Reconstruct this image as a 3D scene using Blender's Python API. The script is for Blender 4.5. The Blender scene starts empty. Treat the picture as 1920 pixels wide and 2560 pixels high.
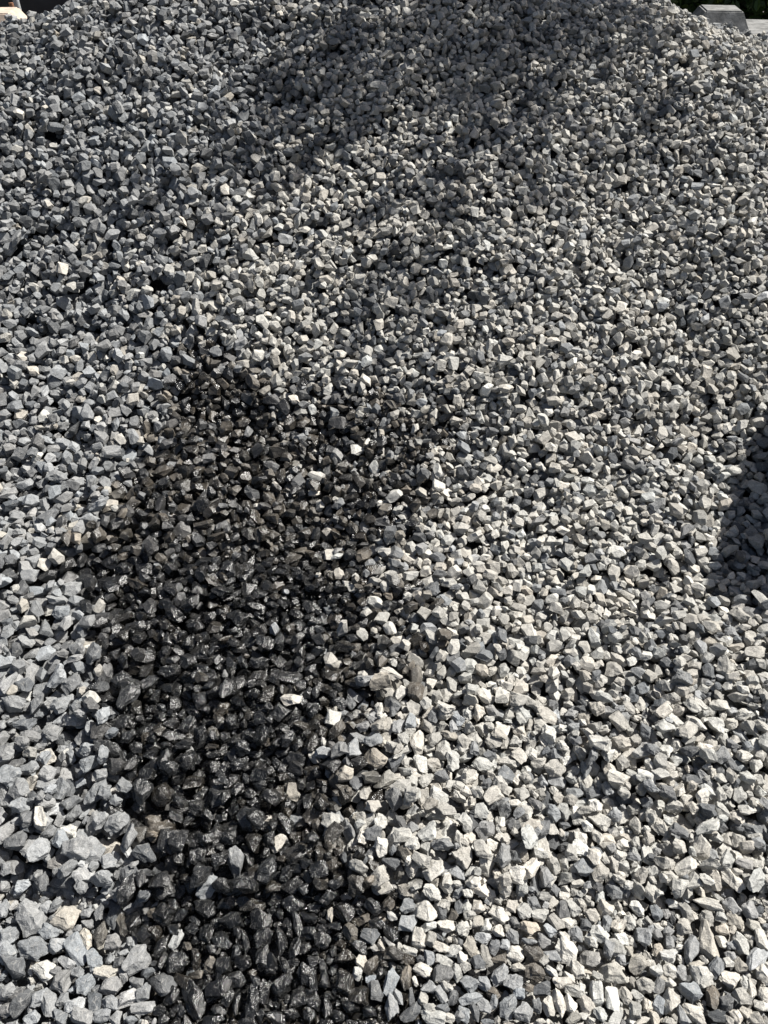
import bpy, bmesh, math, random
import numpy as np
from mathutils import Vector, Matrix, noise

rng = np.random.default_rng(11)
random.seed(11)
S = bpy.context.scene
COL = S.collection

# ------------------------------------------------------------------ camera
PITCH = math.radians(43.0)
CAM = np.array([0.0, 0.0, 1.6])
FPX = 1868.0                      # focal length in pixels of the 1920x2560 photograph
cam = bpy.data.objects.new('camera', bpy.data.cameras.new('camera'))
COL.objects.link(cam)
cam.location = CAM
cam.rotation_euler = (math.pi/2 - PITCH, 0, 0)
cam.data.sensor_fit = 'VERTICAL'
cam.data.sensor_height = 24.0
cam.data.lens = 24.0 * FPX / 2560.0
cam.data.clip_start = 0.05
cam.data.clip_end = 500
S.camera = cam

# ------------------------------------------------------------------ light
SUN_AZ = math.radians(63.0)       # clockwise from +Y (the viewing direction)
SUN_EL = math.radians(51.0)
SUN = Vector((math.sin(SUN_AZ)*math.cos(SUN_EL), math.cos(SUN_AZ)*math.cos(SUN_EL), math.sin(SUN_EL)))
W = bpy.data.worlds.new("World"); S.world = W; W.use_nodes = True
nt = W.node_tree; nt.nodes.clear()
sky = nt.nodes.new('ShaderNodeTexSky'); sky.sky_type = 'NISHITA'; sky.sun_disc = False
sky.sun_elevation = SUN_EL; sky.sun_rotation = SUN_AZ
sky.air_density = 0.9; sky.dust_density = 3.0; sky.ozone_density = 0.4
bg = nt.nodes.new('ShaderNodeBackground'); bg.inputs[1].default_value = 0.045
wo = nt.nodes.new('ShaderNodeOutputWorld')
nt.links.new(sky.outputs[0], bg.inputs[0]); nt.links.new(bg.outputs[0], wo.inputs[0])
sun = bpy.data.objects.new('sun', bpy.data.lights.new('sun', 'SUN')); COL.objects.link(sun)
sun.data.energy = 5.0; sun.data.angle = math.radians(0.5); sun.data.color = (1.0, 0.97, 0.92)
sun.rotation_euler = SUN.to_track_quat('Z', 'Y').to_euler()
sun.location = (3, 3, 6)
S.view_settings.view_transform = 'Standard'; S.view_settings.look = 'None'
S.view_settings.exposure = 0.72; S.view_settings.gamma = 1.0
S.view_settings.use_curve_mapping = False

# ------------------------------------------------------------------ projection helpers
cP, sP = math.cos(PITCH), math.sin(PITCH)
def ray(px, py):
    xn = (px - 960.0)/FPX; yn = (1280.0 - py)/FPX
    return np.array([xn, cP + sP*yn, -sP + cP*yn])
def project(x, y, z):
    dx, dy, dz = x-CAM[0], y-CAM[1], z-CAM[2]
    dep = dy*cP - dz*sP
    up = dy*sP + dz*cP
    dep = np.maximum(dep, 1e-3)
    return 960 + FPX*dx/dep, 1280 - FPX*up/dep, dep

# ------------------------------------------------------------------ the heap's form
def softplus(t): return np.log1p(np.exp(-np.abs(t))) + np.maximum(t, 0)
CX = np.array([-4.0, -2.6, -1.75, -1.49, -1.1, -0.5, 0.0, 0.5, 0.88, 1.38, 1.65, 2.4, 4.0])
CZ = np.array([0.25, 0.66, 0.835, 0.905, 1.02, 1.19, 1.24, 1.13, 0.98, 0.875, 0.855, 0.74, 0.30])
CY = np.array([3.5, 3.6, 3.72, 3.78, 3.9, 4.15, 4.2, 4.1, 3.9, 3.78, 3.75, 3.7, 3.6])
_r = np.random.default_rng(77)
WAVES = [(_r.uniform(0, 2*math.pi), _r.uniform(9, 26), _r.uniform(0, 6.28)) for _ in range(14)]
def z0(x, y):
    x = np.asarray(x, float); y = np.asarray(y, float)
    w = 0.22
    z = -0.04 + 0.60*w*softplus((y-1.83+0.06*np.sin(x*1.7+0.6))/w)
    cz = np.interp(x, CX, CZ); k = 0.10
    z = -k*np.log(np.exp(-z/k) + np.exp(-(cz+0.02)/k))        # smooth minimum with the crest
    cy = np.interp(x, CX, CY)
    z = z - 0.62*0.12*softplus((y-cy-0.15)/0.12)
    z = z + 0.018*np.sin(3.1*x+1.3*y+0.5)*np.sin(2.3*y-1.1*x) + 0.012*np.sin(7.3*x-4.1*y)*np.sin(5.2*y+2.2*x+1.0)
    # gullies and ridges running down the slope
    z = z + 0.016*np.sin(6.0*x+1.2*np.sin(2.2*y))*np.clip((y-1.2)/1.2, 0, 1)
    for th, kk, ph in WAVES: z = z + 0.030/kk*np.sin(kk*(x*math.cos(th)+y*math.sin(th))+ph)
    # hollow in the right foreground
    z = z - 0.05*np.exp(-(((x-0.42)/0.16)**2 + ((y-0.78)/0.10)**2))
    for hx, hy, hr in ((0.46, 1.02, 0.09), (0.30, 0.90, 0.08), (0.66, 0.98, 0.08), (0.70, 1.42, 0.10), (-0.06, 1.0, 0.07), (0.25, 1.9, 0.10)):
        z = z - 0.030*np.exp(-(((x-hx)/hr)**2 + ((y-hy)/(hr*0.8))**2))
    return np.maximum(z, -0.085)
def hit(px, py, lift=0.0):
    d = ray(px, py); t = 0.6
    for _ in range(400):
        p = CAM + t*d
        gap = p[2] - (float(z0(p[0], p[1])) + lift)
        if gap < 0.0005 or t > 12: break
        t += max(gap*0.5, 0.0005)
    return CAM + t*d

# ------------------------------------------------------------------ objects and tags
def link(o, parent=None):
    COL.objects.link(o)
    if parent: o.parent = parent
    return o
def tag(o, label=None, cat=None, group=None, kind=None):
    if label: o['label'] = label
    if cat: o['category'] = cat
    if group: o['group'] = group
    if kind: o['kind'] = kind
    return o
def mesh_obj(name, verts, faces, mat, parent=None, smooth=False):
    me = bpy.data.meshes.new(name); me.from_pydata([tuple(v) for v in verts], [], [tuple(f) for f in faces])
    if smooth: me.shade_smooth()
    me.materials.append(mat)
    return link(bpy.data.objects.new(name, me), parent)
def bm_obj(name, bm, mat, parent=None):
    me = bpy.data.meshes.new(name); bm.to_mesh(me); bm.free(); me.materials.append(mat)
    return link(bpy.data.objects.new(name, me), parent)
def raw_mesh(name, V, F):
    """V (n,3), F (m,3) numpy -> mesh, fast"""
    me = bpy.data.meshes.new(name)
    me.vertices.add(len(V)); me.vertices.foreach_set('co', V.astype(np.float32).ravel())
    me.loops.add(F.size); me.loops.foreach_set('vertex_index', F.astype(np.int32).ravel())
    me.polygons.add(len(F)); me.polygons.foreach_set('loop_start', np.arange(0, F.size, F.shape[1], dtype=np.int32))
    me.update(calc_edges=True); me.shade_flat()
    return me

# ------------------------------------------------------------------ materials
def new_mat(name):
    m = bpy.data.materials.new(name); m.use_nodes = True
    n = m.node_tree.nodes; l = m.node_tree.links
    return m, n, l, n['Principled BSDF']
def N(n, t, **kw):
    x = n.new(t)
    for k, v in kw.items(): setattr(x, k, v)
    return x
def stone_material():
    m, n, l, b = new_mat('crushed_stone')
    tc = N(n, 'ShaderNodeTexCoord')
    colA = N(n, 'ShaderNodeAttribute', attribute_name='tint')
    wetA = N(n, 'ShaderNodeAttribute', attribute_name='wet')
    n1 = N(n, 'ShaderNodeTexNoise'); n1.inputs['Scale'].default_value = 95; n1.inputs['Detail'].default_value = 5; n1.inputs['Roughness'].default_value = 0.65
    n2 = N(n, 'ShaderNodeTexNoise'); n2.inputs['Scale'].default_value = 420; n2.inputs['Detail'].default_value = 3
    l.new(tc.outputs['Object'], n1.inputs['Vector']); l.new(tc.outputs['Object'], n2.inputs['Vector'])
    mr = N(n, 'ShaderNodeMapRange'); mr.inputs[1].default_value = 0.3; mr.inputs[2].default_value = 0.7; mr.inputs[3].default_value = 0.72; mr.inputs[4].default_value = 1.22
    l.new(n1.outputs['Fac'], mr.inputs[0])
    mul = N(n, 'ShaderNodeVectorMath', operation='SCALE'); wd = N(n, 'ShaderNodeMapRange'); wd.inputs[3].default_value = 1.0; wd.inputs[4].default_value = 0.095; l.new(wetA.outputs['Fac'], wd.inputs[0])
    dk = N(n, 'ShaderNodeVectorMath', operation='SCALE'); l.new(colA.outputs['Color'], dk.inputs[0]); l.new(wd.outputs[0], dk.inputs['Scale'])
    l.new(dk.outputs[0], mul.inputs[0]); l.new(mr.outputs[0], mul.inputs['Scale'])
    sk = N(n, 'ShaderNodeMapRange'); sk.inputs[1].default_value = 0.35; sk.inputs[2].default_value = 0.65; sk.inputs[3].default_value = 0.80; sk.inputs[4].default_value = 1.16
    l.new(n2.outputs['Fac'], sk.inputs[0])
    mul2 = N(n, 'ShaderNodeVectorMath', operation='SCALE'); l.new(mul.outputs[0], mul2.inputs[0]); l.new(sk.outputs[0], mul2.inputs['Scale']); mul = mul2
    # pale calcite veins: thin bands where a stretched noise crosses its middle
    n3 = N(n, 'ShaderNodeTexNoise'); n3.inputs['Scale'].default_value = 34; n3.inputs['Detail'].default_value = 2; n3.inputs['Distortion'].default_value = 0.6
    l.new(tc.outputs['Object'], n3.inputs['Vector'])
    sb = N(n, 'ShaderNodeMath', operation='SUBTRACT'); sb.inputs[1].default_value = 0.5; l.new(n3.outputs['Fac'], sb.inputs[0])
    ab = N(n, 'ShaderNodeMath', operation='ABSOLUTE'); l.new(sb.outputs[0], ab.inputs[0])
    vr = N(n, 'ShaderNodeMapRange'); vr.inputs[1].default_value = 0.0; vr.inputs[2].default_value = 0.012; vr.inputs[3].default_value = 0.45; vr.inputs[4].default_value = 0.0
    l.new(ab.outputs[0], vr.inputs[0])
    dry = N(n, 'ShaderNodeMapRange'); dry.inputs[3].default_value = 1.0; dry.inputs[4].default_value = 0.35; l.new(wetA.outputs['Fac'], dry.inputs[0])
    vm = N(n, 'ShaderNodeMath', operation='MULTIPLY'); l.new(vr.outputs[0], vm.inputs[0]); l.new(dry.outputs[0], vm.inputs[1])
    mix = N(n, 'ShaderNodeMix', data_type='RGBA'); l.new(vm.outputs[0], mix.inputs['Factor']); l.new(mul.outputs[0], mix.inputs['A'])
    mix.inputs['B'].default_value = (0.42, 0.41, 0.38, 1)
    l.new(mix.outputs['Result'], b.inputs['Base Color'])
    rr = N(n, 'ShaderNodeMapRange'); rr.inputs[3].default_value = 0.85; rr.inputs[4].default_value = 0.15; l.new(wetA.outputs['Fac'], rr.inputs[0])
    l.new(rr.outputs[0], b.inputs['Roughness'])
    sp = N(n, 'ShaderNodeMapRange'); sp.inputs[3].default_value = 0.25; sp.inputs[4].default_value = 0.62; l.new(wetA.outputs['Fac'], sp.inputs[0])
    l.new(sp.outputs[0], b.inputs['Specular IOR Level'])
    ad = N(n, 'ShaderNodeMath', operation='MULTIPLY_ADD'); ad.inputs[1].default_value = 0.45
    l.new(n2.outputs['Fac'], ad.inputs[0]); l.new(n1.outputs['Fac'], ad.inputs[2])
    bp = N(n, 'ShaderNodeBump'); bp.inputs['Strength'].default_value = 0.75; bp.inputs['Distance'].default_value = 0.0035
    l.new(ad.outputs[0], bp.inputs['Height']); l.new(bp.outputs[0], b.inputs['Normal'])
    return m
M_STONE = stone_material()
def simple_mat(name, col, rough=0.8, nscale=20.0, namp=0.3, bump=0.0, spec=0.3, col2=None):
    m, n, l, b = new_mat(name)
    tc = N(n, 'ShaderNodeTexCoord')
    t = N(n, 'ShaderNodeTexNoise'); t.inputs['Scale'].default_value = nscale; t.inputs['Detail'].default_value = 6; t.inputs['Roughness'].default_value = 0.65
    l.new(tc.outputs['Object'], t.inputs['Vector'])
    r = N(n, 'ShaderNodeValToRGB')
    c2 = col2 or tuple(min(1, c*(1+namp)) for c in col); c1 = tuple(c*(1-namp) for c in col)
    r.color_ramp.elements[0].position = 0.32; r.color_ramp.elements[0].color = (*c1, 1)
    r.color_ramp.elements[1].position = 0.68; r.color_ramp.elements[1].color = (*c2, 1)
    l.new(t.outputs['Fac'], r.inputs[0]); l.new(r.outputs[0], b.inputs['Base Color'])
    b.inputs['Roughness'].default_value = rough; b.inputs['Specular IOR Level'].default_value = spec
    if bump:
        bp = N(n, 'ShaderNodeBump'); bp.inputs['Strength'].default_value = 0.6; bp.inputs['Distance'].default_value = bump
        l.new(t.outputs['Fac'], bp.inputs['Height']); l.new(bp.outputs[0], b.inputs['Normal'])
    return m
M_CORE = simple_mat('heap_core', (0.075, 0.073, 0.07), 0.95, 120, 0.5, 0.01)  # plain dark bed under the stones, seen in the gaps between them
M_SOIL = simple_mat('yard_ground', (0.20, 0.185, 0.16), 0.95, 12, 0.35, 0.01)
M_CONC = simple_mat('concrete', (0.33, 0.31, 0.28), 0.9, 35, 0.25, 0.004)
M_CONC_DARK = simple_mat('concrete_weathered', (0.20, 0.20, 0.195), 0.92, 22, 0.40, 0.006)
M_CONC_WARM = simple_mat('concrete_warm', (0.50, 0.41, 0.33), 0.9, 30, 0.22, 0.004)
M_BIN = simple_mat('dark_plastic', (0.020, 0.024, 0.032), 0.55, 6, 0.3, 0, 0.4)
M_STEEL = simple_mat('galvanised_steel', (0.42, 0.44, 0.45), 0.45, 60, 0.12, 0)
M_RUST = simple_mat('rusty_steel', (0.24, 0.12, 0.07), 0.85, 60, 0.3, 0.001)
M_BARK = simple_mat('bark', (0.11, 0.085, 0.06), 0.95, 45, 0.4, 0.004)
def leaf_material():
    m, n, l, b = new_mat('leaf')
    g = N(n, 'ShaderNodeAttribute', attribute_name='tint')
    l.new(g.outputs['Color'], b.inputs['Base Color'])
    b.inputs['Roughness'].default_value = 0.5
    tr = N(n, 'ShaderNodeBsdfTranslucent'); l.new(g.outputs['Color'], tr.inputs['Color'])
    mx = N(n, 'ShaderNodeMixShader'); mx.inputs[0].default_value = 0.3
    out = n['Material Output']
    l.new(b.outputs[0], mx.inputs[1]); l.new(tr.outputs[0], mx.inputs[2]); l.new(mx.outputs[0], out.inputs['Surface'])
    return m
M_LEAF = leaf_material()

# ------------------------------------------------------------------ ground
g = 60.0
gr = mesh_obj('ground', [(-g, -g, -0.12), (g, -g, -0.12), (g, g, -0.12), (-g, g, -0.12)], [(0, 1, 2, 3)], M_SOIL)
tag(gr, kind='structure')
xs = np.linspace(-3.6, 3.6, 181); ys = np.linspace(-1.0, 5.6, 166)
GX, GY = np.meshgrid(xs, ys)
GZ = z0(GX, GY) - 0.024
Vg = np.stack([GX, GY, GZ], -1).reshape(-1, 3)
nx, ny = len(xs), len(ys)
idx = np.arange(nx*ny).reshape(ny, nx)
Fg = np.stack([idx[:-1, :-1], idx[:-1, 1:], idx[1:, 1:], idx[1:, :-1]], -1).reshape(-1, 4)
me = raw_mesh('gravel_bed', Vg, Fg); me.materials.append(M_CORE)
core = link(bpy.data.objects.new('gravel_bed', me)); tag(core, kind='structure')

# ------------------------------------------------------------------ crushed-stone prototypes
def make_proto(seed):
    r = np.random.default_rng(seed)
    k = r.integers(8, 13)
    pts = r.normal(size=(k, 3)); pts /= np.linalg.norm(pts, axis=1)[:, None]
    for _ in range(30):                                   # spread the facet normals
        d = pts[:, None]-pts[None]; q = (d**2).sum(-1)+np.eye(k)
        pts = pts + 0.04*(d/q[..., None]**1.5).sum(1); pts /= np.linalg.norm(pts, axis=1)[:, None]
    pts += r.normal(size=pts.shape)*0.22; pts /= np.linalg.norm(pts, axis=1)[:, None]
    dd = r.uniform(0.60, 1.0, k)
    planes = [(p, d) for p, d in zip(pts, dd)] + [(np.array(a, float), 1.05) for a in ((1,0,0),(-1,0,0),(0,1,0),(0,-1,0),(0,0,1),(0,0,-1))]
    bm = bmesh.new(); bmesh.ops.create_cube(bm, size=4)
    for p, d in planes:
        res = bmesh.ops.bisect_plane(bm, geom=bm.verts[:]+bm.edges[:]+bm.faces[:], plane_co=Vector(p*d), plane_no=Vector(p), clear_outer=True)
        ed = [e for e in res['geom_cut'] if isinstance(e, bmesh.types.BMEdge)]
        if ed: bmesh.ops.contextual_create(bm, geom=ed)
    bmesh.ops.remove_doubles(bm, verts=bm.verts, dist=0.02)
    bmesh.ops.dissolve_degenerate(bm, edges=bm.edges, dist=0.01)
    co = np.array([v.co[:] for v in bm.verts])
    lo, hi = co.min(0), co.max(0); c = (lo+hi)/2; s = 2.0/(hi-lo)         # fit into [-1,1]^3
    for v in bm.verts: v.co = Vector((np.array(v.co)-c)*s)
    Pn, Pd = [], []
    for p, d in planes:
        nn = p/s; L = np.linalg.norm(nn); Pn.append(nn/L); Pd.append((d - p@c)/L)
    bm.normal_update(); raw = bm.copy()
    bmesh.ops.bevel(bm, geom=bm.edges[:], offset=0.035, segments=1, affect='EDGES', clamp_overlap=True)
    bmesh.ops.triangulate(bm, faces=bm.faces[:])
    off = Vector((seed*3.7 % 50, seed*1.3 % 50, 0))
    def rough(b, a1, a2):
        b.normal_update()
        nrm = [v.normal.copy() for v in b.verts]
        for v, q in zip(b.verts, nrm):
            p = v.co + off
            v.co += q*(a1*noise.noise(p*1.6) + a2*noise.noise(p*4.5+Vector((9, 2, 5))))
    def out(b):
        b.verts.ensure_lookup_table()
        return np.array([v.co[:] for v in b.verts]), np.array([[v.index for v in f.verts] for f in b.faces])
    hi_b = bm.copy(); raw.free()
    bmesh.ops.subdivide_edges(bm, edges=[e for e in bm.edges if e.calc_length() > 1.0], cuts=1); bmesh.ops.triangulate(bm, faces=bm.faces[:])
    rough(bm, 0.12, 0.07); bmesh.ops.triangulate(bm, faces=bm.faces[:]); bm.verts.index_update(); lowm = out(bm); bm.free()
    for _ in range(2):
        long = [e for e in hi_b.edges if e.calc_length() > 0.22]
        bmesh.ops.subdivide_edges(hi_b, edges=long, cuts=1)
        bmesh.ops.triangulate(hi_b, faces=hi_b.faces[:])
    rough(hi_b, 0.17, 0.08); hi_b.verts.index_update(); him = out(hi_b); hi_b.free()
    return np.array(Pn), np.array(Pd), lowm, him
PROTOS = [make_proto(100+i) for i in range(40)]

# ------------------------------------------------------------------ colour regions (where the heap was wetted, where the dust lies)
K = 1920/1659.0
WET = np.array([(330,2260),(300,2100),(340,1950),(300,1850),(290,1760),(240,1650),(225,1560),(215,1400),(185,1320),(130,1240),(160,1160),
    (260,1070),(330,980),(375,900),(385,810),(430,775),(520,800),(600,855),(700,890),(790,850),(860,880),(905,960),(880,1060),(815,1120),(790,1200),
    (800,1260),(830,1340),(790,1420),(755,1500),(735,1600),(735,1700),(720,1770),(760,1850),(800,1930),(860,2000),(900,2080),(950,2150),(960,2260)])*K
def sdist(px, py, P):
    """signed distance to polygon, positive inside"""
    A = P; B = np.roll(P, -1, 0)
    ab = B-A; ap = np.array([px, py])-A
    t = np.clip((ap*ab).sum(1)/(ab**2).sum(1), 0, 1)
    d = np.sqrt((((ap-ab*t[:, None])**2).sum(1)).min())
    c = ((A[:, 1] > py) != (B[:, 1] > py)) & (px < (B[:, 0]-A[:, 0])*(py-A[:, 1])/(B[:, 1]-A[:, 1]+1e-9)+A[:, 0])
    return d if c.sum() % 2 else -d
def fbm(x, y, s, o=0.0): return noise.fractal(Vector((x*s+o, y*s-o, o)), 1.0, 2.0, 3)
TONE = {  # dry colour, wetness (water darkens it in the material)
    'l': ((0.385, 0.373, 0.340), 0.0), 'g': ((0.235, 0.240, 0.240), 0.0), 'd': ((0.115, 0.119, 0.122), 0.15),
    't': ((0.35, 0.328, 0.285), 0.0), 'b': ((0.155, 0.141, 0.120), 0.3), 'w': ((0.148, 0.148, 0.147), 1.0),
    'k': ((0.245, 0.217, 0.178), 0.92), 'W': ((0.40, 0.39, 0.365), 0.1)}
def tone_at(x, y, z, px, py):
    dx = px/K
    nz = 60*fbm(x, y, 3.1, 7.0)
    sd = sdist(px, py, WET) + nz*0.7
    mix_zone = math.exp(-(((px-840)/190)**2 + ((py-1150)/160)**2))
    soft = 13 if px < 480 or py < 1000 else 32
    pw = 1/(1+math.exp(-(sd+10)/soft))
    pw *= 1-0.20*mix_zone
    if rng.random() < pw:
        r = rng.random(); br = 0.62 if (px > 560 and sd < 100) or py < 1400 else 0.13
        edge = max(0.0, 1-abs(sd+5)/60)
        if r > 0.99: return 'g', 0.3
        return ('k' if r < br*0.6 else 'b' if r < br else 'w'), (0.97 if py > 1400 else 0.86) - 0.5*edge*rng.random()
    if sd > -130 and px > 560 and py > 950 and rng.random() < 0.38:       # damp fringe
        return rng.choice(['d', 'b', 't', 'g', 'l']), rng.uniform(0.1, 0.6)
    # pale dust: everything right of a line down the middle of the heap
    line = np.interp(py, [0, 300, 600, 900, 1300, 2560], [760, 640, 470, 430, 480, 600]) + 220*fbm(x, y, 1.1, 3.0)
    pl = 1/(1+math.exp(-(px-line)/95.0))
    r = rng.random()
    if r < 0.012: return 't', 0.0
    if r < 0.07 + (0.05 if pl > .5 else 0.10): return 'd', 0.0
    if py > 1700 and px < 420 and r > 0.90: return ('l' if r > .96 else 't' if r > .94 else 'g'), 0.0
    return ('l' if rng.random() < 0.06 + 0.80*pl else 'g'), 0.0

# ------------------------------------------------------------------ packing: drop stones one by one on a height field
CELL = 0.003
X0, X1, Y0, Y1 = -2.75, 2.75, 0.0, 4.45
gx = int((X1-X0)/CELL); gy = int((Y1-Y0)/CELL)
cxs = X0 + (np.arange(gx)+0.5)*CELL; cys = Y0 + (np.arange(gy)+0.5)*CELL
Z0 = np.empty((gy, gx), np.float32)
for j0 in range(0, gy, 100):
    a, b_ = np.meshgrid(cxs, cys[j0:j0+100]); Z0[j0:j0+100] = z0(a, b_)
H = Z0 - 0.02; ID = np.full((gy, gx), -1, np.int32); LIST = np.zeros((gy, gx), bool)
AX, AY = np.meshgrid(cxs, cys)
PX, PY, DEP = project(AX, AY, Z0+0.04)
DOM = (PX > -160) & (PX < 2080) & (PY > -300) & (PY < 2720)
CORE = (PX > -30) & (PX < 1950) & (PY > -60) & (PY < 2600)
stones = []      # (proto, A (3x3), pos, tone, listed)

def rot_euler(yaw, tilt, taxis, spin):
    return np.array(Matrix.Rotation(yaw, 3, 'Z') @ Matrix.Rotation(tilt, 3, Vector((math.cos(taxis), math.sin(taxis), 0))) @ Matrix.Rotation(spin, 3, 'X'))
def profile(pi, A):
    """lower and upper height of the stone over its footprint"""
    Pn, Pd = PROTOS[pi][0], PROTOS[pi][1]
    Ai = np.linalg.inv(A)
    n_ = Pn @ Ai                                          # rows n A^-1 : n'.x <= d
    lowv = PROTOS[pi][2][0] @ A.T
    rx, ry = np.abs(lowv[:, 0]).max(), np.abs(lowv[:, 1]).max()
    hx, hy = int(rx/CELL)+1, int(ry/CELL)+1
    u, v = np.meshgrid(np.arange(-hx, hx+1)*CELL, np.arange(-hy, hy+1)*CELL)
    up = np.full(u.shape, 1e3); lo = np.full(u.shape, -1e3)
    for q, d in zip(n_, Pd):
        if abs(q[2]) < 1e-6: continue
        zz = (d - q[0]*u - q[1]*v)/q[2]
        if q[2] > 0: np.minimum(up, zz, out=up)
        else: np.maximum(lo, zz, out=lo)
    ok = up > lo
    return lo, up, ok, hx, hy
SINK = 0.0015
def rest(prof, i, j):
    lo, up, ok, hx, hy = prof
    if j-hy < 0 or i-hx < 0 or j+hy+1 > gy or i+hx+1 > gx: return None
    h = H[j-hy:j+hy+1, i-hx:i+hx+1]
    return float(np.max(np.where(ok, h-lo, -1e9))) - SINK
def commit(pi, A, prof, i, j, z, tone, listed):
    lo, up, ok, hx, hy = prof
    sl = (slice(j-hy, j+hy+1), slice(i-hx, i+hx+1))
    top = np.where(ok, z+up, -1e9); h = H[sl]; m = top > h
    h[m] = top[m]; ID[sl][m] = len(stones)
    if listed: LIST[sl][m] = True
    stones.append([pi, A, np.array([cxs[i], cys[j], z]), tone, listed])
EPS = 0.02
def slope_rot(x, y):
    sx = float(z0(x+EPS, y)-z0(x-EPS, y))/(2*EPS); sy = float(z0(x, y+EPS)-z0(x, y-EPS))/(2*EPS)
    nn = Vector((-sx, -sy, 1)).normalized()
    return np.array(Vector((0, 0, 1)).rotation_difference(nn).to_matrix())
def fill(T, mean, sig, mask, stop, guard=False, dmin=0.015, dmax=0.038, maxn=60000, ncand=7, ztop=None):
    n0 = len(stones); last = -1; tries = 0
    while len(stones)-n0 < maxn and tries < 60:
        tries += 1
        if len(stones) == last: break
        last = len(stones)
        low = np.flatnonzero((mask & (H < Z0+T*TS)).ravel()[::3])*3
        if len(low)*3 < stop*mask.sum(): break
        batch = min(900, max(60, len(low)//60))
        for c in rng.choice(low, batch):
            j, i = divmod(int(c), gx)
            if H[j, i] >= Z0[j, i]+T*TS[j, i]: continue
            x, y = cxs[i], cys[j]
            px = PX[j, i]
            d = float(np.clip(mean*math.exp(sig*rng.normal()), dmin, dmax))*float(np.interp(px, [300, 1000], [1.18, 1.0])*np.interp(PY[j, i], [0, 1300], [0.87, 1.0]))
            SR = slope_rot(x, y)
            best = None
            for _ in range(2):
                pi = int(rng.integers(len(PROTOS)))
                el = rng.uniform(1.0, 1.55); fl = rng.uniform(0.55, 0.95)
                dims = np.array([el, 1.0, fl]); dims *= 0.5*d/dims.prod()**(1/3)
                R = SR @ rot_euler(rng.uniform(0, 2*math.pi), abs(rng.normal())*0.42, rng.uniform(0, 6.3), rng.normal()*0.5)
                A = R*dims[None, :]
                pr = profile(pi, A)
                for q in range(ncand):
                    ii = i + (int(rng.integers(-7, 8)) if q else 0); jj = j + (int(rng.integers(-7, 8)) if q else 0)
                    if not (0 <= ii < gx and 0 <= jj < gy): continue
                    z = rest(pr, ii, jj)
                    if z is None: continue
                    if guard:
                        hx, hy = pr[3], pr[4]
                        L = LIST[jj-hy:jj+hy+1, ii-hx:ii+hx+1] & pr[2] & ((z+pr[1]) > H[jj-hy:jj+hy+1, ii-hx:ii+hx+1])
                        if L.sum() > 0.10*pr[2].sum(): continue
                    sc = z - Z0[jj, ii]
                    if ztop is not None and sc > ztop: continue
                    if best is None or sc < best[0]: best = (sc, pi, A, pr, ii, jj, z)
            if best is None: continue
            _, pi, A, pr, ii, jj, z = best
            commit(pi, A, pr, ii, jj, z, None, False)

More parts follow.
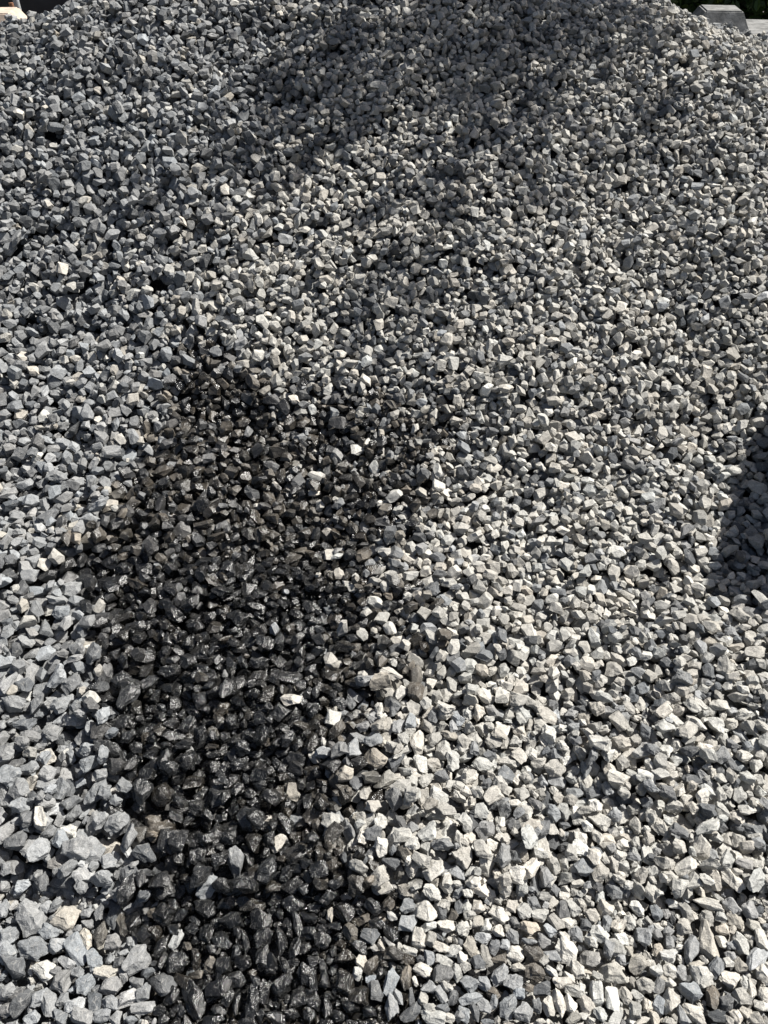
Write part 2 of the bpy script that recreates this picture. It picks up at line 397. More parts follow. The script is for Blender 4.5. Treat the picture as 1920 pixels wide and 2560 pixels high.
# stones copied one by one from the near edge of the heap: tile x-origin, then centre x, y, length, width, angle, tone
TILES = {0: """40 90 190 110 80 g;155 60 130 70 60 g;290 60 210 120 -10 g;480 65 150 110 70 g;335 215 290 245 20 g;690 190 240 220 0 t;505 320 190 170 -20 g;910 140 120 90 0 g;1035 140 170 85 75 d;1165 185 260 110 70 d;1250 270 230 110 -70 k;1380 230 200 150 40 w;1500 370 180 150 20 w;80 380 210 190 30 g;60 560 210 160 20 g;360 505 320 210 -5 g;590 470 200 150 60 g;800 520 310 190 -60 g;900 400 200 110 -65 t;1035 360 260 140 80 b;1175 440 180 150 0 g;985 620 240 140 -80 g;700 645 170 120 -35 g;160 690 300 220 -50 d;460 740 230 200 -30 l;600 750 120 100 45 g;650 830 290 170 70 g;815 750 140 110 10 g;895 870 270 170 60 g;1110 750 230 150 -10 t;1145 890 220 180 0 g;1240 660 170 130 70 d;1440 620 360 200 70 g;1300 740 260 90 80 g;1410 860 150 120 20 g;60 970 240 190 50 g;175 980 230 110 55 d;240 1080 310 150 70 d;420 1010 230 110 60 g;510 1080 320 170 -75 g;670 1020 210 100 60 g;780 1100 190 170 0 g;990 1050 250 130 -85 d;1150 1080 200 160 -20 g;1330 1020 260 140 25 g;1495 980 160 150 20 g;1480 1120 260 120 5 g;60 1150 150 130 10 g;330 1230 190 130 10 g;650 1220 190 150 -70 g;880 1210 240 180 50 g;1050 1215 190 130 0 g;1220 1220 160 110 40 g;1370 1250 130 80 0 g""",  # large dark stone by the left edge has its shade put into the tone
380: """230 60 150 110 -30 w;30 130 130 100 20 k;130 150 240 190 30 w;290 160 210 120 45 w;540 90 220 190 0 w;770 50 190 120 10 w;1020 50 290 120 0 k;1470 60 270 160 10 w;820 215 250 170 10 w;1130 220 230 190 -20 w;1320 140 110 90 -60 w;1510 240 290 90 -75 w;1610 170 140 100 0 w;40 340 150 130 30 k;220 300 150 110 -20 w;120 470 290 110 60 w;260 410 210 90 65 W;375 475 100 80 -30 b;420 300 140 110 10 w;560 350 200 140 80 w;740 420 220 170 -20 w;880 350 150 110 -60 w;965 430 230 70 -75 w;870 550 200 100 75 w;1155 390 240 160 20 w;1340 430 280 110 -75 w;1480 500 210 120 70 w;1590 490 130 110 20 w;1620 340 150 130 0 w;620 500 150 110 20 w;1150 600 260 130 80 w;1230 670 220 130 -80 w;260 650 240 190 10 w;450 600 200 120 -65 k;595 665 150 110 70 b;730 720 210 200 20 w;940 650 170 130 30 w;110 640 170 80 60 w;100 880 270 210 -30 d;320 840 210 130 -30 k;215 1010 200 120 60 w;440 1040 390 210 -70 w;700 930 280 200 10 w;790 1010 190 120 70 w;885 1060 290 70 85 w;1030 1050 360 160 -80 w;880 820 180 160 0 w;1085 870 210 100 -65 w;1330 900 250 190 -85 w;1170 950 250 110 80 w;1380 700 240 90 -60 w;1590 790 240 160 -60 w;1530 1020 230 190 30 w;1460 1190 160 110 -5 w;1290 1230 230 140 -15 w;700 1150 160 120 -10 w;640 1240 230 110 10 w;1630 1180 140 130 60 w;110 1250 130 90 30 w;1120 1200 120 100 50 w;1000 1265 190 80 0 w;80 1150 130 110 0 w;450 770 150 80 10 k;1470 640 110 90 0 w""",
760: """270 150 150 65 80 t;430 110 240 190 -50 w;70 190 150 100 0 w;720 60 190 130 -40 w;870 50 150 120 70 b;910 175 140 80 -35 W;1080 60 170 150 80 g;1240 110 250 220 10 l;1070 240 190 170 -10 g;1300 270 150 100 10 l;1420 110 210 110 -60 d;1440 40 150 110 -30 l;1545 150 130 100 80 b;1610 70 170 90 80 d;1470 270 180 130 10 l;1640 290 170 110 -70 l;330 280 120 90 10 w;490 330 190 140 -50 b;200 410 190 170 20 w;50 350 150 110 20 w;680 370 190 160 -20 d;900 360 190 150 -20 w;560 490 220 130 -30 w;770 240 170 110 0 w;1180 410 210 170 -40 l;1310 400 130 120 -50 l;870 450 150 60 -40 W;970 490 110 80 -80 l;725 495 90 60 -50 W;920 560 220 150 -20 b;1090 540 160 90 -20 l;1425 500 190 110 -20 l;1560 520 130 130 -50 l;1200 610 90 80 0 d;1300 600 170 110 -80 g;1460 630 210 100 -40 l;1580 760 210 110 -80 l;1440 770 230 180 -10 g;1230 730 190 130 -20 l;1080 620 130 110 20 k;700 680 240 120 60 k;560 770 160 100 -80 l;590 640 150 110 60 t;420 600 220 130 20 k;90 640 150 120 0 w;200 680 150 80 -75 w;210 820 200 130 -75 w;90 830 240 120 -70 w;430 860 260 180 -50 k;570 990 220 190 -20 k;110 1060 220 140 -70 w;240 1130 200 110 -75 w;350 1210 150 130 0 w;740 940 230 130 -80 d;900 860 290 130 70 g;1060 800 280 120 85 k;1140 850 110 50 -70 l;1300 910 170 140 0 g;1430 990 200 90 -60 g;1490 910 140 90 -20 l;1540 1020 170 110 70 d;920 1100 250 140 -75 g;980 1000 180 80 -65 g;1120 1010 190 60 -85 d;1230 1020 160 100 80 l;1110 1190 240 130 35 d;1330 1220 260 170 -20 l;1300 1120 160 100 0 l;1440 1130 150 120 -20 d;1510 1230 130 100 0 l;1620 1180 170 110 60 g;690 1170 170 110 -20 w;500 1270 120 60 0 w;240 1270 130 80 0 w;700 830 100 80 0 g;480 1110 170 120 0 w;40 980 120 110 50 w;60 1180 150 120 -60 w""",
1140: """110 70 150 100 80 l;230 70 150 130 70 l;150 150 130 90 0 l;450 140 220 130 -50 l;570 60 130 120 -20 l;800 40 150 110 -20 g;220 220 160 110 70 t;315 270 150 110 75 l;80 290 170 120 70 l;430 315 140 130 -10 l;710 120 190 130 -50 l;865 160 160 120 -15 l;1030 225 200 100 -50 l;1105 120 200 130 -80 d;1205 80 190 120 -75 l;1415 160 170 130 -30 l;1545 100 190 150 -60 l;1170 250 130 110 20 l;1340 260 120 120 0 d;1550 240 150 110 -50 g;770 290 230 130 -10 t;600 375 180 120 -60 g;975 320 150 100 -65 g;1245 360 190 140 -40 g;1485 355 200 160 -35 l;1130 380 140 90 -30 l;275 400 160 120 -20 g;150 490 200 110 -55 t;300 570 230 120 -55 l;390 480 160 110 60 d;500 470 110 110 0 g;905 425 170 140 -30 g;760 435 170 60 -5 g;1145 545 320 190 -60 l;1400 430 160 110 -30 l;1385 610 200 170 10 W;1600 500 170 150 -50 g;620 565 180 160 0 l;810 560 200 170 10 b;460 610 170 120 20 b;225 660 160 120 -70 d;60 590 170 110 -70 l;90 700 120 100 -50 l;1000 590 200 110 -20 g;920 620 120 100 40 l;1260 720 210 130 -60 l;1000 750 180 80 -45 l;815 755 210 170 -10 b;640 700 140 90 0 t;450 780 220 150 50 g;590 850 220 160 -30 g;140 860 190 160 -60 g;300 860 180 130 -40 g;1480 800 130 90 -20 l;1170 810 170 80 -50 l;1110 870 190 120 0 l;890 935 180 140 10 d;750 900 130 90 -10 b;1450 980 210 200 -30 l;1230 950 230 110 -20 l;1620 1020 260 130 -80 l;1070 1090 330 110 -75 l;945 1095 200 110 -80 l;1180 1080 210 120 -75 l;1350 1080 210 150 -40 l;150 1020 240 120 15 g;290 1100 160 120 -40 g;390 1070 160 80 75 g;530 1110 260 170 60 g;700 1170 210 200 0 g;840 1100 170 100 -70 g;70 1180 170 130 -40 g;200 1170 200 90 -75 d;1490 1180 150 120 -70 l;1330 1200 140 80 10 l;1210 1230 160 110 40 t;390 960 160 110 -30 b;660 960 130 120 60 g;1300 920 110 90 -50 l;890 1270 110 60 0 l;320 1260 130 70 0 d""",
1520: """1050 40 300 110 -10 l;1290 80 170 160 0 g;800 130 230 120 -35 l;680 50 170 70 -10 l;500 125 150 140 0 g;290 90 150 120 0 l;215 230 140 120 -30 l;110 260 150 140 -40 l;1030 190 180 130 -50 l;1170 170 130 110 -10 l;1310 220 190 110 -20 t;1450 110 200 130 -70 g;1500 260 180 100 -25 t;1590 420 260 110 -75 l;1400 460 260 160 -60 l;1290 300 100 70 70 l;1170 300 130 100 0 t;1015 410 390 190 -75 t;860 500 290 150 75 g;370 380 230 170 -40 g;490 350 140 90 -60 g;640 330 120 100 20 g;800 290 200 150 -20 l;640 455 130 100 -30 g;620 575 180 130 -10 W;510 520 130 100 70 t;60 500 210 160 -60 l;130 400 150 110 -20 l;215 530 130 90 -60 t;310 660 220 170 -70 t;150 640 140 110 -30 g;500 740 160 120 -30 l;655 745 150 130 -10 l;770 760 170 120 -60 g;915 680 180 90 10 t;965 800 260 180 -55 l;1120 700 190 150 70 g;1240 650 120 90 -60 l;1265 580 150 100 -40 g;1180 430 150 90 -60 l;1285 470 110 90 -60 g;1360 680 160 110 -60 t;1530 610 260 180 60 g;1610 780 200 120 -70 l;1270 830 190 140 -20 l;1410 870 190 90 -75 l;1500 940 200 80 -70 l;1620 960 180 130 70 l;1400 1020 210 130 -60 l;50 765 260 190 -10 t;395 890 170 150 0 l;530 910 170 120 60 g;640 870 110 90 -60 l;850 950 280 170 -30 g;640 1040 220 190 -60 l;900 1170 310 150 -35 l;1090 1010 260 150 -80 b;1240 1070 190 150 -60 d;190 990 190 110 -65 l;300 1000 150 90 -60 l;285 1160 170 130 -40 l;400 1090 160 90 -70 t;520 1100 210 120 -60 g;1130 1210 180 150 20 d;770 1200 230 110 -60 g;490 1220 170 90 -70 t;620 1250 140 70 0 l;350 1250 170 80 20 l;80 1230 200 110 60 l;1330 1210 190 100 -60 l;1420 1170 150 90 -40 t;1520 1230 210 120 -20 l;1250 1250 120 100 -30 l;1600 1100 180 120 -10 l"""}
# a few more that stand out further up: full photograph pixels
FAR = "290 1985 52 44 20 W;272 2130 56 44 0 t;490 1880 40 26 60 W;1000 2065 46 42 0 l;660 2050 46 34 10 W;545 1493 38 24 0 W;44 1425 34 32 30 t;1540 2085 60 46 -20 l;1630 2035 52 40 -30 l;1885 2075 60 52 0 g;1700 2075 58 46 -40 l;1440 2100 46 42 0 l;330 2145 56 36 30 t;190 2140 70 44 -10 g;85 2130 62 44 50 g;30 2030 50 46 0 g;600 2190 66 40 -70 w;480 2105 70 44 10 w;905 2060 64 40 -30 t;1120 2085 56 42 30 l;1240 2075 50 36 -20 l;1345 2140 56 44 60 l;1820 2100 50 40 -50 l;890 2035 42 28 0 g;985 2210 50 44 0 g;985 2115 44 36 0 W;900 1010 36 20 10 t;640 1085 40 22 -10 k;270 990 26 22 0 t;470 730 30 26 40 l;405 745 32 28 0 t;780 720 34 28 10 l"
ZS = 1659/400.0
listed = []
for xo, txt in TILES.items():
    for e in txt.split(';'):
        a = e.split(); listed.append((xo+float(a[0])/ZS, 2250+float(a[1])/ZS, float(a[2])/ZS, float(a[3])/ZS, float(a[4]), a[5]))
for e in FAR.split(';'):
    a = e.split(); listed.append((float(a[0]), float(a[1]), float(a[2]), float(a[3]), float(a[4]), a[5]))

NEAR = DOM & (PY > 2248)
TOP = 0.040
TS = np.where(NEAR, 1.0, np.interp(PY, [1700, 2240], [1.0, 0.50])).astype(np.float32)
def place_listed(px, py, L, Wd, ang, tone):
    lift = 0.054 if py > 2240 else TOP-0.005
    c = hit(px, py, lift)
    ca, sa = math.cos(math.radians(ang)), math.sin(math.radians(ang))
    j = int((c[1]-Y0)/CELL); i = int((c[0]-X0)/CELL)
    if not (12 < i < gx-12 and 8 < j < gy-8): return
    def onto(dx, dy):                                     # pixel step -> step on the surface plane at c
        return hit(px+dx, py-dy, lift)-c
    u = onto(ca*L/2, sa*L/2); v = onto(-sa*Wd/2, ca*Wd/2)
    Lu, Lv = np.linalg.norm(u), np.linalg.norm(v)
    u /= Lu; n_ = np.cross(u, v); n_ /= np.linalg.norm(n_); v = np.cross(n_, u)
    r = random.Random(int(px*7+py*13))
    hgt = Lv*r.uniform(0.72, 0.98)
    R = np.stack([u, v, n_], 1)
    # small lean so that no two lie alike
    R = np.array(Matrix.Rotation(r.gauss(0, 0.16), 3, Vector(u)) @ Matrix.Rotation(r.gauss(0, 0.10), 3, Vector(v))) @ R
    A = R*np.array([Lu*1.04, Lv*1.06, hgt])[None, :]
    pi = r.randrange(len(PROTOS))
    pr = profile(pi, A); best = None
    if py > 2240:                                         # one tight layer, lying just as in the photograph
        p = c - (ray(px, py)/np.linalg.norm(ray(px, py)))*0.0 - n_*(hgt*0.45 - 0.008) if n_[2] > 0 else c + n_*(hgt*0.45 - 0.008)
        p = p + (c-p)*0.70
        i = int((p[0]-X0)/CELL); j = int((p[1]-Y0)/CELL)
        commit(pi, A, pr, i, j, float(p[2]), tone, True); return
    for ii, jj in ((i, j), (i+1, j), (i-1, j), (i, j+1), (i, j-1), (i+2, j+1), (i-2, j-1)):
        z = rest(pr, ii, jj)
        if z is not None and (best is None or z < best[0]): best = (z, ii, jj)
    if best is None: return
    z, ii, jj = best
    z = max(min(z, c[2]+0.004), c[2]-0.008)                                # pressed in among its neighbours
    commit(pi, A, pr, ii, jj, z, tone, True)
fill(0.006, 0.024, 0.2, NEAR, 0.05, dmin=0.012, dmax=0.032, ncand=8, ztop=0.014)
for s_ in listed:
    if s_[1] > 2240: place_listed(*s_)
fill(0.030, 0.023, 0.28, NEAR, 0.02, guard=True, dmin=0.011, dmax=0.034, ncand=12, ztop=0.044)
fill(0.040, 0.015, 0.30, NEAR, 0.02, guard=True, dmin=0.007, dmax=0.026, ncand=12, ztop=0.050)
fill(0.022, 0.026, 0.20, DOM & CORE & ~NEAR, 0.10, ncand=4)
for s_ in listed:
    if s_[1] <= 2240: place_listed(*s_)
fill(TOP, 0.0262, 0.20, DOM & CORE & ~NEAR, 0.04, guard=True, ncand=7)
fill(0.030, 0.015, 0.25, DOM & CORE & ~NEAR, 0.004, guard=True, dmin=0.009, dmax=0.024, maxn=5000, ncand=5)
fill(0.032, 0.034, 0.25, DOM & ~CORE & ~NEAR, 0.12, guard=True, ncand=4)
print('stones dropped', len(stones))

# ------------------------------------------------------------------ keep what can be seen, pick the 300 that show largest
cnt = np.bincount(ID[ID >= 0], minlength=len(stones))
inimg = np.zeros(len(stones)); 
vis = (PX > 0) & (PX < 1920) & (PY > 0) & (PY < 2560) & (ID >= 0)
wgt = (FPX/DEP)**2*CELL*CELL
inimg = np.bincount(ID[vis], weights=wgt[vis], minlength=len(stones))
keep = [k for k in range(len(stones)) if cnt[k] > 3]
order = sorted([k for k in keep if inimg[k] > 0], key=lambda k: -inimg[k])
solo = set(order[:300])

rand_c = np.random.default_rng(5)
def colour_of(tone):
    c, w = TONE[tone]; c = np.array(c)
    v = math.exp(rand_c.normal()*(0.17 if tone not in 'w' else 0.32))
    warm = rand_c.normal()*0.018
    return np.clip(c*v*np.array([1+warm, 1, 1-warm]), 0.008, 0.8), float(np.clip(w + (rand_c.normal()*0.12 if 0 < w < 1 else 0), 0, 1))
def wet_of(V, w):
    """wetness over one stone: partly wet stones are wet on one side"""
    if w < 0.02 or w > 0.93: return np.full(len(V), w)
    d = rand_c.normal(size=3); d /= np.linalg.norm(d); q = V @ d; q = q/(np.abs(q).max()+1e-9)
    return np.clip(w + 1.1*min(w, 1-w)*np.sign(q)*np.abs(q)**0.6, 0, 1)
def stone_geom(k, hi):
    pi, A, pos = stones[k][:3]
    V, F = PROTOS[pi][3 if hi else 2]
    return V @ A.T, F, pos
Vs, Fs, Cs, Ws = [], [], [], []
off = 0; kept_near = 0
info = {}
for k in keep:
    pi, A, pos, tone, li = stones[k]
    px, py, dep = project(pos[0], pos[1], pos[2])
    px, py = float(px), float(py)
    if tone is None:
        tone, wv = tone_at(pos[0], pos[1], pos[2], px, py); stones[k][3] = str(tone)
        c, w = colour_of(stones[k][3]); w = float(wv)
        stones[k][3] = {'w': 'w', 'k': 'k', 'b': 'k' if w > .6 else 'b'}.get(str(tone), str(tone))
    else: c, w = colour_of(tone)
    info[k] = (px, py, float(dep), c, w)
    if k in solo: continue
    V, F, p = stone_geom(k, py > 1750 and inimg[k] > 0)
    if np.linalg.det(A) < 0: F = F[:, ::-1]
    Vs.append(V+p); Fs.append(F+off); off += len(V)
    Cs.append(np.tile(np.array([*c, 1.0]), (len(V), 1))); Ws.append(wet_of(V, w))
def add_attr(me, C, Wt):
    a = me.attributes.new('tint', 'FLOAT_COLOR', 'POINT'); a.data.foreach_set('color', C.astype(np.float32).ravel())
    b = me.attributes.new('wet', 'FLOAT', 'POINT'); b.data.foreach_set('value', Wt.astype(np.float32).ravel())
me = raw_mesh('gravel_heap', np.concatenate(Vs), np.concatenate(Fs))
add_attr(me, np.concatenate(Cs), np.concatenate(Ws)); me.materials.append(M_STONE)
print('heap tris', len(me.polygons), 'stones kept', len(keep))
gh = link(bpy.data.objects.new('gravel_heap', me))
tag(gh, 'heap of crushed grey stone rising to the back, partly wet and black in the middle', 'gravel', kind='stuff')

WORD = {'l': 'pale dusty grey', 'g': 'mid grey', 'd': 'dark grey', 't': 'dusty tan', 'b': 'damp brown', 'w': 'wet black shiny', 'k': 'wet dark brown', 'W': 'bright white'}
NUM = ['no', 'one', 'two', 'three', 'four', 'five', 'six', 'seven', 'eight', 'nine', 'ten']
used = {}
LOOK = {}
rank = {k: r for r, k in enumerate(order[:300])}
for k in sorted(solo, key=lambda q: rank[q]):
    px, py, dep, c, w = info[k]
    A = stones[k][1]
    V, F, pos = stone_geom(k, True)
    if np.linalg.det(A) < 0: F = F[:, ::-1]
    me = raw_mesh('crushed_stone', V, F)
    add_attr(me, np.tile(np.array([*c, 1.0]), (len(V), 1)), wet_of(V, w)); me.materials.append(M_STONE)
    o = link(bpy.data.objects.new('crushed_stone', me)); o.location = pos
    # look: outline in the picture
    qx, qy, _ = project(V[:, 0]+pos[0], V[:, 1]+pos[1], V[:, 2]+pos[2])
    Q = np.stack([qx-qx.mean(), -(qy-qy.mean())], 1); ev, evec = np.linalg.eigh(Q.T @ Q)
    asp = math.sqrt(ev[1]/ev[0]); an = math.degrees(math.atan2(evec[1, 1], evec[0, 1])) % 180
    size = 'big' if rank[k] < 60 else 'middling' if rank[k] < 180 else 'small'
    if asp > 1.32:
        shp = 'long' if asp > 1.7 else 'oblong'
        lean = 'level' if an < 25 or an > 155 else 'upright' if 65 < an < 115 else 'right-leaning' if an < 90 else 'left-leaning'
    else: shp, lean = 'blocky', ''
    LOOK[k] = (float(qx.mean()), float(qy.mean()), size, WORD[stones[k][3]], shp, lean, o, float(np.ptp(qx)))
COLW = ['at the left edge', 'near the left edge', 'well to the left', 'left of centre', 'just left of centre', 'just right of centre', 'right of centre', 'well to the right', 'near the right edge', 'at the right edge']
def place_words(x, y):
    c = COLW[int(min(max(x/192, 0), 9))]
    f = int((2560-y)/58)
    ORD = ['bottom row', 'second row up', 'third row up', 'fourth row up', 'fifth row up', 'sixth row up', 'seventh row up', 'eighth row up', 'ninth row up', 'tenth row up', 'eleventh row up', 'twelfth row up', 'thirteenth row up', 'fourteenth row up', 'fifteenth row up', 'sixteenth row up']
    r = ORD[f] if f < len(ORD) else 'far above'
    return c, r
def neighbour(k, want):
    x, y = LOOK[k][:2]; best = None
    for q in LOOK:
        if q == k: continue
        dx, dy = LOOK[q][0]-x, LOOK[q][1]-y; d = math.hypot(dx, dy)
        if want == 'above': ok = dy > abs(dx)
        elif want == 'below': ok = -dy > abs(dx)
        elif want == 'left of': ok = dx > abs(dy)
        else: ok = -dx > abs(dy)
        if ok and d < 150 and (best is None or d < best[0]): best = (d, q)
    return best
for k in LOOK:
    x, y, size, tone, shp, lean, o, wd = LOOK[k]
    c, r = place_words(x, y)
    base = ' '.join(t for t in (size, tone, lean, shp, 'stone') if t)
    cands = [f"{base}, {c}, {r}"]
    for want in ('above', 'left of', 'below', 'right of'):
        nb = neighbour(k, want)
        if nb:
            q = LOOK[nb[1]]
            cands.append(f"{base} {want} {q[3].split()[0]} {q[3].split()[-1]} one, {c}, {r}")
            cands.append(f"{base} {want} {q[2]} {q[4]} one, {c}, {r}")
    nbs = [(w_, LOOK[neighbour(k, w_)[1]]) for w_ in ('above', 'left of', 'below', 'right of') if neighbour(k, w_)]
    sh = lambda q: q[3].split()[0] if q[3].split()[0] in ('wet', 'pale', 'damp', 'bright') else ' '.join(q[3].split()[:2])
    for i1 in range(len(nbs)):
        for i2 in range(len(nbs)):
            if i1 == i2: continue
            (w1, q1), (w2, q2) = nbs[i1], nbs[i2]
            cands.append(f"{tone} {lean} {shp} stone, {w1} {sh(q1)} one, {w2} {q2[2]} {q2[4]} one, {r}".replace('  ', ' '))
            cands.append(f"{base} {w1} {q1[4]} one, {w2} {q2[4]} one, {r}")
            cands.append(f"{base} {w1} {sh(q1)} one, {w2} {q2[4]} one, {r}")
            cands.append(f"{size} {tone.split()[0]} {shp} stone {w1} {sh(q1)} {q1[4]} one, {w2} {sh(q2)} {q2[4]} one")
            cands.append(f"{base} {w1} {q1[2]} one, {w2} {sh(q2)} one, {r}")
    for a1 in range(len(nbs)):
        for a2 in range(a1):
            for a3 in range(a2):
                t3 = ', '.join(f"{nbs[z_][0]} {sh(nbs[z_][1]).split()[0]}" for z_ in (a1, a2, a3))
                cands += [f"{size} {shp} stone {t3} ones, {r}", f"{tone} stone {t3} ones"]
    for w_, q in nbs:
        cands += [f"{size} {tone} stone {w_} {q[2]} {sh(q)} {q[4]} one, {c}", f"{tone} {shp} stone {w_} {q[2]} {sh(q)} {q[4]} one, {r}"]
    ok = [t for t in cands if t not in used and len(t.split()) <= 16]
    lab = ok[0] if ok else cands[0]
    used[lab] = 1
    tag(o, lab, 'stone', 'crushed stones at the near edge of the heap')
print('labels', len(used))

# ------------------------------------------------------------------ interlocking concrete blocks that hold the heap
def frustum(bm, cx, cy, zb, w, d, h, inset):
    vs = []
    for zz, q in ((zb, 0.0), (zb+h, inset)):
        for sx, sy in ((-1, -1), (1, -1), (1, 1), (-1, 1)):
            vs.append(bm.verts.new((cx+sx*(w/2-q), cy+sy*(d/2-q), zz)))
    for f in ((3, 2, 1, 0), (4, 5, 6, 7), (0, 1, 5, 4), (1, 2, 6, 5), (2, 3, 7, 6), (3, 0, 4, 7)):
        bm.faces.new([vs[i] for i in f])
def concrete_block(loc, rz, L, D, Hh, mat, label, studs, sw=0.26, sh=0.075, group='concrete blocks around the heap'):
    bm = bmesh.new(); bmesh.ops.create_cube(bm, size=1)
    bmesh.ops.scale(bm, vec=(L, D, Hh), verts=bm.verts); bmesh.ops.translate(bm, vec=(0, 0, Hh/2), verts=bm.verts)
    bmesh.ops.bevel(bm, geom=bm.edges[:], offset=0.014, segments=2, affect='EDGES')
    o = bm_obj('concrete_block', bm, mat); o.location = loc; o.rotation_euler.z = rz
    tag(o, label, 'concrete block', group)
    for sx in studs:
        b2 = bmesh.new(); frustum(b2, sx, 0, Hh-0.01, sw, sw*0.95, sh+0.01, sh*0.62)
        bmesh.ops.bevel(b2, geom=b2.edges[:], offset=0.006, segments=2, affect='EDGES')
        bm_obj('stud', b2, mat, o)
    return o
WT = 0.865
concrete_block((1.80, 4.15, WT-0.6), math.radians(-6), 1.2, 0.42, 0.6, M_CONC_DARK, 'grey concrete block with a raised stud behind the right end of the heap', (-0.22, 0.38))
concrete_block((1.80, 4.15, WT-1.21), math.radians(-6), 1.2, 0.42, 0.6, M_CONC_DARK, 'lower grey concrete block buried under the right end of the wall', ())
concrete_block((-2.02, 4.10, WT-0.6), math.radians(4), 0.90, 0.42, 0.6, M_CONC_WARM, 'sunlit tan concrete block with a raised stud behind the left end of the heap', (0.22, -0.25))
concrete_block((-2.02, 4.10, WT-1.21), math.radians(4), 0.90, 0.42, 0.6, M_CONC_WARM, 'lower tan concrete block buried under the left end of the wall', ())
# unseen free standing block, added to shadow the right edge of the gravel
concrete_block((1.69, 1.96, -0.12), math.radians(-20), 0.55, 1.10, 0.66, M_CONC, 'unseen grey concrete block added at the right of the gravel, shading its edge', (), group='concrete blocks around the heap')

# ------------------------------------------------------------------ dark containers and a post behind the left end
def container(loc, rz, w, d, h, label):
    e = link(bpy.data.objects.new('storage_container', None)); e.location = loc; e.rotation_euler.z = rz
    tag(e, label, 'container', 'dark containers behind the heap')
    bm = bmesh.new(); frustum(bm, 0, 0, 0, w-0.06, d-0.06, h, -0.03)
    bmesh.ops.bevel(bm, geom=bm.edges[:], offset=0.02, segments=2, affect='EDGES'); bm_obj('body', bm, M_BIN, e)
    bm = bmesh.new(); frustum(bm, 0, 0, h+0.003, w+0.05, d+0.05, 0.05, 0.02)
    bmesh.ops.bevel(bm, geom=bm.edges[:], offset=0.008, segments=2, affect='EDGES'); bm_obj('lid', bm, M_BIN, e)
    for sx in (-1, 1):
        bm = bmesh.new(); frustum(bm, sx*w*0.33, -d/2-0.035, h*0.55, 0.05, 0.04, h*0.35, 0.004); bm_obj('rib', bm, M_BIN, e)
container((-2.02, 5.25, -0.12), 0.05, 0.86, 0.7, 1.32, 'dark container behind the heap, right of the light steel post')
container((-3.05, 5.35, -0.12), 0.05, 0.90, 0.7, 1.32, 'dark container at the far left behind the tan block')
def post(x, y, zb, zt, r, mat, name, label, cap=True, tilt=0.0):
    bm = bmesh.new(); bmesh.ops.create_cone(bm, segments=16, radius1=r, radius2=r, depth=zt-zb, cap_ends=True)
    bmesh.ops.translate(bm, vec=(0, 0, (zt-zb)/2), verts=bm.verts)
    o = bm_obj(name, bm, mat); o.location = (x, y, zb); o.rotation_euler = (0, tilt, 0); tag(o, label, 'post')
    if cap:
        b2 = bmesh.new(); bmesh.ops.create_uvsphere(b2, u_segments=16, v_segments=8, radius=r*1.15)
        bmesh.ops.translate(b2, vec=(0, 0, zt-zb), verts=b2.verts); bm_obj('cap', b2, mat, o)
p_ = CAM + ray(34, 14)*(4.72/ray(34, 14)[1])
post(p_[0], p_[1], -0.075, 1.5, 0.016, M_STEEL, 'steel_post', 'light grey steel post between the two dark containers', tilt=0.02)
p_ = CAM + ray(44, 18)*(4.6/ray(44, 18)[1])
post(p_[0], p_[1], -0.075, p_[2]+0.02, 0.012, M_RUST, 'rusty_stake', 'short rusty stake beside the light steel post', cap=False, tilt=-0.03)

# ------------------------------------------------------------------ hedge and tree
def leaves(name, centres, size, cols, parent, up=0.3, seed=1, n_vec=None):
    r = np.random.default_rng(seed); n = len(centres)
    nrm = r.normal(size=(n, 3)); nrm[:, 2] += up; nrm /= np.linalg.norm(nrm, axis=1)[:, None]
    t = r.normal(size=(n, 3)); t -= nrm*(t*nrm).sum(1)[:, None]; t /= np.linalg.norm(t, axis=1)[:, None]
    b = np.cross(nrm, t); s = size*r.uniform(0.6, 1.25, n)[:, None]
    # six-vertex leaf folded along its midrib
    sh = [(-1.0, 0, 0), (-0.35, 0.48, 0.16), (0.35, 0.40, 0.14), (1.0, 0, -0.1), (0.35, -0.40, 0.14), (-0.35, -0.48, 0.16)]
    V = np.stack([centres + s*(a*t + c*b + d*nrm) for a, c, d in sh], 1).reshape(-1, 3)
    base = (np.arange(n)*6)[:, None]
    F = np.concatenate([base+np.array([[0, 1, 2, 3]]), base+np.array([[0, 3, 4, 5]])])
    me = raw_mesh(name, V, F); C = np.repeat(cols, 6, 0); C = np.concatenate([C, np.ones((len(C), 1))], 1)
    a = me.attributes.new('tint', 'FLOAT_COLOR', 'POINT'); a.data.foreach_set('color', C.astype(np.float32).ravel())
    me.materials.append(M_LEAF)
    return link(bpy.data.objects.new(name, me), parent)
def tube(bm, pts, radii, seg=7):
    rings = []
    for i, p in enumerate(pts):
        d = (pts[min(i+1, len(pts)-1)]-pts[max(i-1, 0)]).normalized()
        a = d.orthogonal().normalized(); b = d.cross(a)
        rings.append([bm.verts.new(p + radii[i]*(math.cos(2*math.pi*k/seg)*a + math.sin(2*math.pi*k/seg)*b)) for k in range(seg)])
    for r0, r1 in zip(rings, rings[1:]):
        for k in range(seg): bm.faces.new((r0[k], r0[(k+1) % seg], r1[(k+1) % seg], r1[k]))
    bm.faces.new(rings[-1]); bm.faces.new(rings[0][::-1])
def leaf_cols(n, r, base=(0.055, 0.095, 0.022), yel=0.12):
    c = np.array(base)*np.exp(r.normal(size=(n, 1))*0.35)
    y = r.random(n) < yel; c[y] *= np.array([1.9, 1.5, 1.0])
    return np.clip(c, 0.01, 0.4)
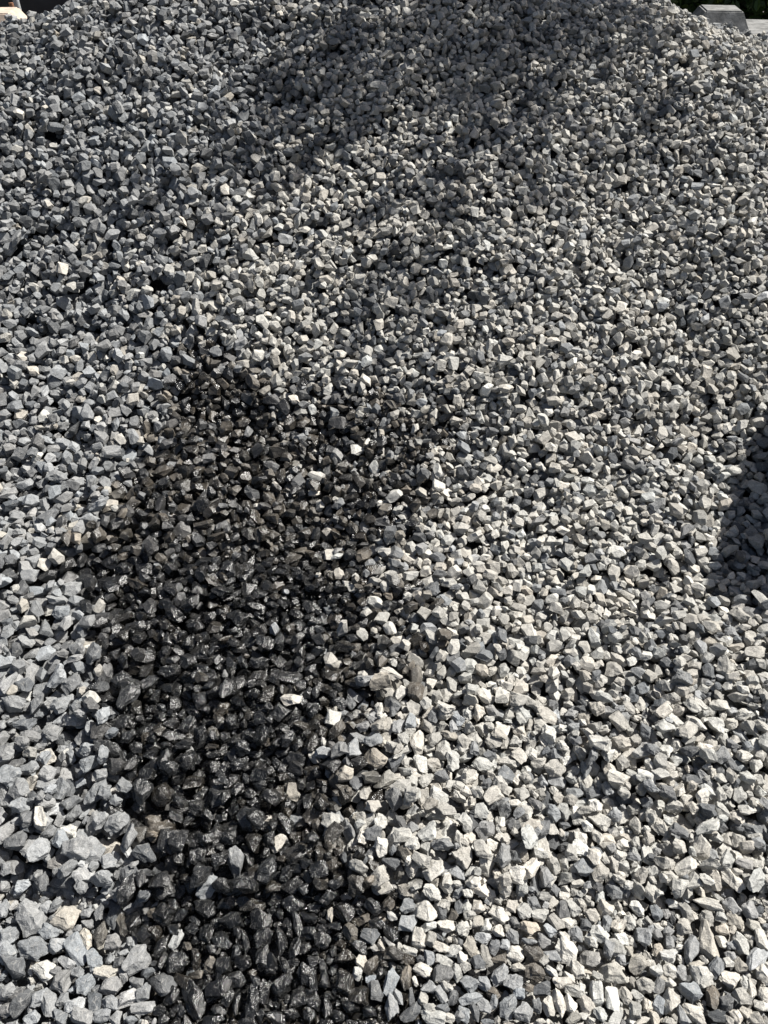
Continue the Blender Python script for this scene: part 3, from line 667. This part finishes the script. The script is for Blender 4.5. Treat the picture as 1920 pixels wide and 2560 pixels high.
def hedge(x0, x1, y, depth, h, n, label, seed, size=0.035):
    r = np.random.default_rng(seed)
    e = link(bpy.data.objects.new('hedge', None)); e.location = (0, 0, 0); tag(e, label, 'hedge', 'hedge plants behind the heap')
    k = 46; cc = np.stack([r.uniform(x0, x1, k), y + r.normal(size=k)*depth*0.28, r.uniform(0.2, h-0.15, k)], 1)
    w = r.integers(0, k, n); P = cc[w] + r.normal(size=(n, 3))*np.array([0.17, 0.12, 0.16])
    P = P[(P[:, 2] > 0.0)]
    leaves('foliage', P, size, leaf_cols(len(P), r), e, seed=seed)
    bm = bmesh.new()
    for c in cc:
        c = Vector(c); b0 = Vector((c.x+r.normal()*0.15, y, -0.07))
        tube(bm, [b0, b0.lerp(c, 0.5)+Vector((r.normal()*0.05, r.normal()*0.04, 0)), c, c+Vector((r.normal()*.12, r.normal()*.08, .14))], [0.012, 0.009, 0.006, 0.002], 5)
    bm_obj('branches', bm, M_BARK, e)
hedge(0.9, 3.3, 5.1, 0.8, 1.7, 26000, 'dark green leafy hedge behind the right end of the heap', 21)
hedge(-1.75, -0.6, 5.3, 0.6, 1.7, 3500, 'dark green bush just showing behind the left shoulder of the heap', 22)

def tree(base, crown_pts, spread, n, seed, label):
    r = np.random.default_rng(seed)
    e = link(bpy.data.objects.new('broadleaf_tree', None)); e.location = (0, 0, 0); tag(e, label, 'tree', 'trees shading the heap')
    b0 = Vector(base); bm = bmesh.new()
    cen = sum((Vector(c) for c in crown_pts), Vector())/len(crown_pts)
    fork = b0.lerp(Vector((cen.x, cen.y, cen.z)), 0.55); fork.x = b0.x*0.7+cen.x*0.3; fork.y = b0.y*0.7+cen.y*0.3
    tube(bm, [b0, b0.lerp(fork, 0.5)+Vector((0.05, -0.04, 0)), fork], [0.13, 0.10, 0.075], 10)
    for c in crown_pts:
        c = Vector(c); m_ = fork.lerp(c, 0.5)+Vector((0, 0, 0.15))
        tube(bm, [fork-Vector((0, 0, .05)), m_, c], [0.05, 0.03, 0.012], 7)
        for _ in range(5):
            q = c + Vector(r.normal(size=3)*spread*0.8); tube(bm, [m_.lerp(c, 0.7), m_.lerp(q, 0.75), q], [0.014, 0.008, 0.003], 5)
    bm_obj('trunk', bm, M_BARK, e)
    cp = np.array(crown_pts); ns = 10*len(cp); sub = cp[r.integers(0, len(cp), ns)] + r.normal(size=(ns, 3))*spread
    P = sub[r.integers(0, len(sub), n)] + r.normal(size=(n, 3))*0.10
    leaves('crown', P, 0.05, leaf_cols(len(P), r, (0.06, 0.11, 0.025)), e, seed=seed)
def toward_sun(px, py, t):
    p = Vector(hit(px, py, TOP)); return tuple(p + SUN*t)
pts = [toward_sun(*q) for q in ((950, 20, 3.9), (1180, 60, 4.2), (1350, 60, 4.0), (1500, 40, 3.8), (1240, 200, 4.2), (1160, 300, 4.1), (960, 330, 4.0), (780, 300, 4.3))]
tree((3.6, 6.3, -0.12), pts, 0.22, 800, 31, 'leafy tree beyond the heap whose shade falls on its upper slope')
